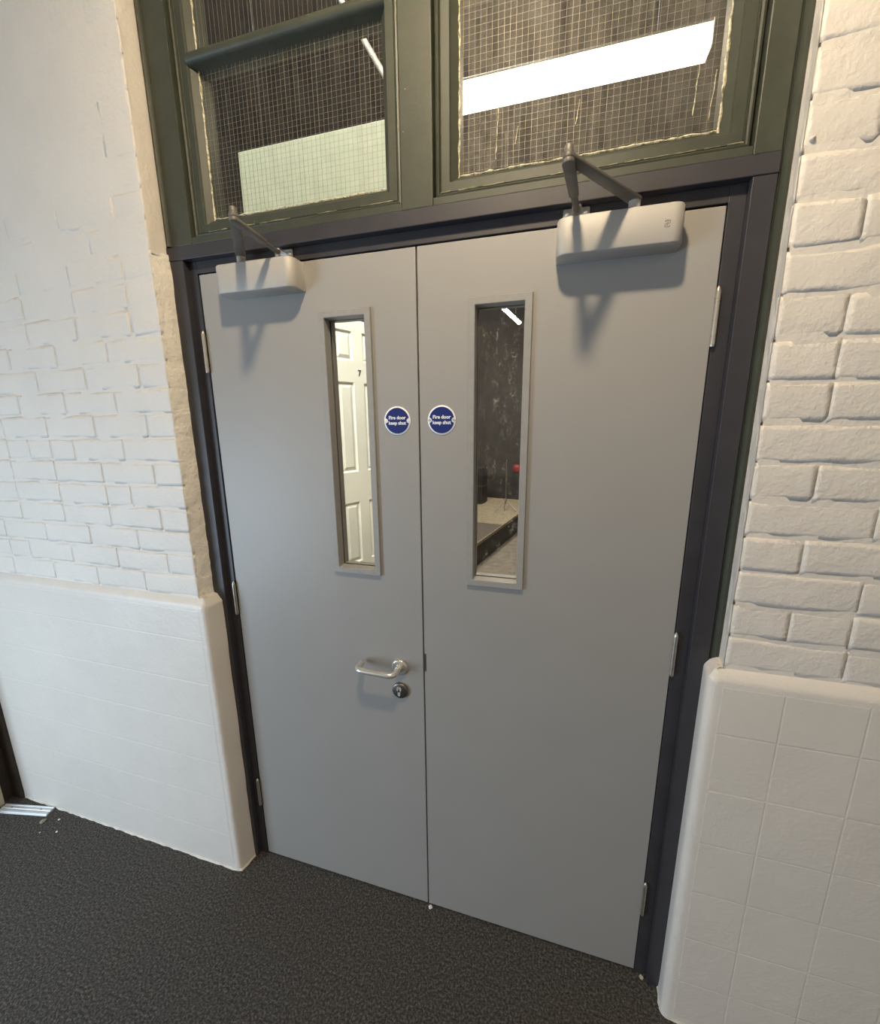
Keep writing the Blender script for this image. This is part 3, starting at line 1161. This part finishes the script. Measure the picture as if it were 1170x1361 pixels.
t = empty('stage')
tag(t, 'low timber stage with a dark fascia in the room behind the doors', 'stage')
stage_box(MB(), -2.1, 2.9, 0.02, 2.4, 0.0, 0.283).build('fascia', M_STAGE_FACE, t)
stage_box(MB(), -2.1, 0.98, 0.0, 2.4, 0.283, 0.302).build('board', M_STAGE_DARK, t)
stage_box(MB(), 0.985, 1.95, 0.0, 2.4, 0.283, 0.302).build('board', M_STAGE, t)
stage_box(MB(), 1.955, 2.9, 0.0, 2.4, 0.283, 0.302).build('board', M_STAGE, t)
stage_box(MB(), -2.1, 2.9, -0.012, 0.0, 0.270, 0.306).build('nosing', M_STAGE, t)

# white six-panel door numbered 7, standing ajar on the stage
ang = math.atan2(0.918, 0.397)
d7 = empty('door_3', (-0.470, 1.931, 0.303))
tag(d7, 'white six-panel door numbered 7 seen through the left vision panel', 'door', 'structure')
SC = 1.2
zz = lambda z: 1.669 + (z - 1.669) * SC - 0.303
s0, s1 = -0.315, 0.315
cols = ((-0.172 * SC, -0.040 * SC), (0.040 * SC, 0.172 * SC))
rws = ((zz(0.745), zz(1.160)), (zz(1.362), zz(1.926)), (zz(2.054), zz(2.230)))
ztop = zz(2.300)
xs = [s0, cols[0][0], cols[0][1], cols[1][0], cols[1][1], s1]
zs = [0.008, rws[0][0], rws[0][1], rws[1][0], rws[1][1], rws[2][0], rws[2][1], ztop]
dm = MB()
# local frame: x along the door, y = 0 front face (towards -y), z up
for i in range(5):
    for j in range(7):
        if i in (1, 3) and j in (1, 3, 5):
            continue
        dm.f.append(tuple(len(dm.v) + q for q in range(4)))
        dm.v += [(xs[i], 0, zs[j]), (xs[i + 1], 0, zs[j]), (xs[i + 1], 0, zs[j + 1]), (xs[i], 0, zs[j + 1])]
dm.box(s0, s1, 0.020, 0.040, 0.008, ztop)
dm.grid([[(s0, 0, .008), (s1, 0, .008), (s1, 0, ztop), (s0, 0, ztop)], [(s0, .02, .008), (s1, .02, .008), (s1, .02, ztop), (s0, .02, ztop)]], True)
dm.build('leaf', M_WDOOR, d7)
for c in cols:
    for r in rws:
        p = MB()
        o_ = (c[0], c[1], r[0], r[1])
        seq = [(0, 0.0), (0.004, 0.006), (0.012, 0.011), (0.016, 0.011), (0.038, 0.004), (0.040, 0.003)]
        rows = [[(q[0], y, q[2]), (q[1], y, q[2]), (q[1], y, q[3]), (q[0], y, q[3])] for q, y in [(inset(o_, d), y) for d, y in seq]]
        b, n = p.grid(rows, True)
        e = b + (len(rows) - 1) * 4
        p.f.append((e, e + 1, e + 2, e + 3))
        p.build('panel', M_WDOOR, d7)
text_mesh('numeral', '7', 0.062, M_BLACK, d7, (0.007 * SC, -0.0015, zz(1.985)), (math.pi / 2, 0, 0), 0.0006, 0.001)
fr = MB()
fr.box(s0 - 0.075, s0 - 0.004, -0.012, 0.09, 0.0, ztop + .06)
fr.build('post', M_WDOOR, d7)
d7.rotation_euler = (0, 0, ang)

# thin metal stand on the stage
t = empty('tripod_stand', (0.268, 5.35, 0.302))
tag(t, 'thin metal tripod stand on the stage seen through the right vision panel', 'stand')
MB().tube([(0, 0, 0.10), (0, 0, 0.80)], 0.010, 10).build('pole', M_POLE, t, smooth=True)
MB().tube([(0, 0, 0.16), (0, 0, 0.20)], 0.020, 10).build('collar', M_BRACKET, t, smooth=True)
for a in (-15, 105, 215):
    c, s = math.cos(math.radians(a)), math.sin(math.radians(a))
    MB().tube([(0.01 * c, 0.01 * s, 0.18), (0.16 * c, 0.16 * s, 0.014), (0.175 * c, 0.175 * s, 0.012)], [0.008, 0.008, 0.011], 8).build('leg', M_STRUT, t, smooth=True)

# red round fitting and black case at the back
t = empty('round_fitting', (0.27, 7.0, 0.80))
tag(t, 'small red round fitting low on the dark back wall behind the stand', 'fitting')
MB().tube([(0, 0, 0), (0, -0.03, 0), (0, -0.05, 0), (0, -0.062, 0)], [0.085, 0.085, 0.065, 0.03], 24).build('dome', M_RED, t, smooth=True)
MB().box(-0.03, 0.03, -0.02, 0.0, -0.13, -0.08).build('base', M_BLACK, t)
t = empty('equipment_case', stage_pt(2.35, 0.93, 0.3035))
tag(t, 'black upright case on the stage at the left of the right vision panel', 'case')
t.rotation_euler = (0, 0, math.radians(-10.4))
MB().box(-0.16, 0.16, -0.14, 0.14, 0.012, 0.62).build('body', M_BLACK, t, bevel=0.008)
MB().box(-0.165, 0.165, -0.145, 0.145, 0.30, 0.315).build('band', M_STAGE_FACE, t)
for sx in (-1, 1):
    for sy in (-1, 1):
        MB().tube([(sx * .12, sy * .10, 0.0), (sx * .12, sy * .10, 0.014)], 0.015, 10).build('foot', M_STRUT, t)

# pale green board hung behind the left overlight
t = empty('hanging_board', (0.19, 0.5, 2.45))
tag(t, 'pale green board hanging in the room behind the left overlight pane', 'board')
MB().box(-0.409, 0.41, -0.006, 0.006, -0.27, 0.252).build('panel', M_BOARD, t, bevel=0.001)
for sx in (-0.3, 0.3):
    MB().tube([(sx, 0, 0.25), (sx, 0, 2.75)], 0.0012, 6).build('wire', M_BLACK, t)
o = MB().box(-0.058, 1.414, 0.09, 0.20, 2.135, 2.172).build('trim_3', M_FRAME)
tag(o, 'ledge on the far side of the door frame head', 'ledge', 'structure')

# roof brace and battens of the room behind
t = empty('roof_brace', (0.031, 1.5, 3.512))
tag(t, 'slanting grey pipe brace under the dark roof behind the left overlight', 'brace')
MB().tube([(-0.95, 0, 1.53), (-0.234, 0, 0.377), (0.16, 0, -0.26), (0.17, 0, -0.30)], 0.016, 12).build('pipe', M_PIPE, t, smooth=True)
MB().tube([(0.165, 0, -0.28), (0.165, 0, 1.688)], 0.018, 10).build('hanger', M_STRUT, t, smooth=True)


def back_batten(label, a, b, w):
    a, b = Vector(a), Vector(b)
    t = empty('strip_light', (a + b) / 2)
    tag(t, label, 'ceiling light', None, 'strip lights in the room behind')
    L = (b - a).length
    MB().prism(rrect(-w, w, 0.0, 0.05, 0.006, 2), 'x', -L / 2, L / 2).build('housing', M_STRUT, t)
    MB().prism([(w * math.cos(math.radians(g)), w * math.sin(math.radians(g))) for g in range(180, 361, 20)], 'x', -L / 2 + .01, L / 2 - .01).build('tube', M_BACKLAMP, t)
    for sx in (-.3, .3):
        MB().tube([(sx * L, 0, 0.05), (sx * L, 0, 5.2 - a.z)], 0.005, 8).build('hanger', M_STRUT, t)
    d = b - a
    t.rotation_euler = (0, 0, math.atan2(d.y, d.x))
    return t


back_batten('lit strip light over the stage at the top of the right vision panel', (0.170, 4.70, 3.2), (0.342, 5.92, 3.2), 0.028)
back_batten('added unseen strip light close behind the wall above the overlights', (-0.75, 0.36, 4.5), (0.65, 0.36, 4.5), 0.12)  # unseen lamp added to brighten door 7 and the green board


# lit batten of the room behind, seen through the right overlight
LX, LY, LZ, LL = 0.935, 0.985, 3.045, 1.14
t = empty('batten_light', (LX, LY, LZ))
tag(t, 'long lit batten lamp glaring through the right overlight pane', 'ceiling light')
MB().prism(rrect(-0.040, 0.040, 0.0305, 0.040, 0.004, 3), 'x', -LL / 2, LL / 2).build('housing', M_BLACK, t)
prof = rrect(-0.040, 0.040, -0.046, 0.030, 0.006, 3)
MB().prism(prof, 'x', -LL / 2 + .012, LL / 2 - .012).build('diffuser', M_BATTEN, t)
for sx in (-1, 1):
    MB().prism(rrect(-0.041, 0.041, -0.047, 0.040, 0.006, 3), 'x', sx * LL / 2 - .0115, sx * LL / 2 - .0085).build('end_cap', M_HOUSING, t)
    MB().tube([(sx * 0.38, 0, 0.04), (sx * 0.38, 0, 5.2 - LZ)], 0.003, 8).build('hanger', M_BLACK, t)
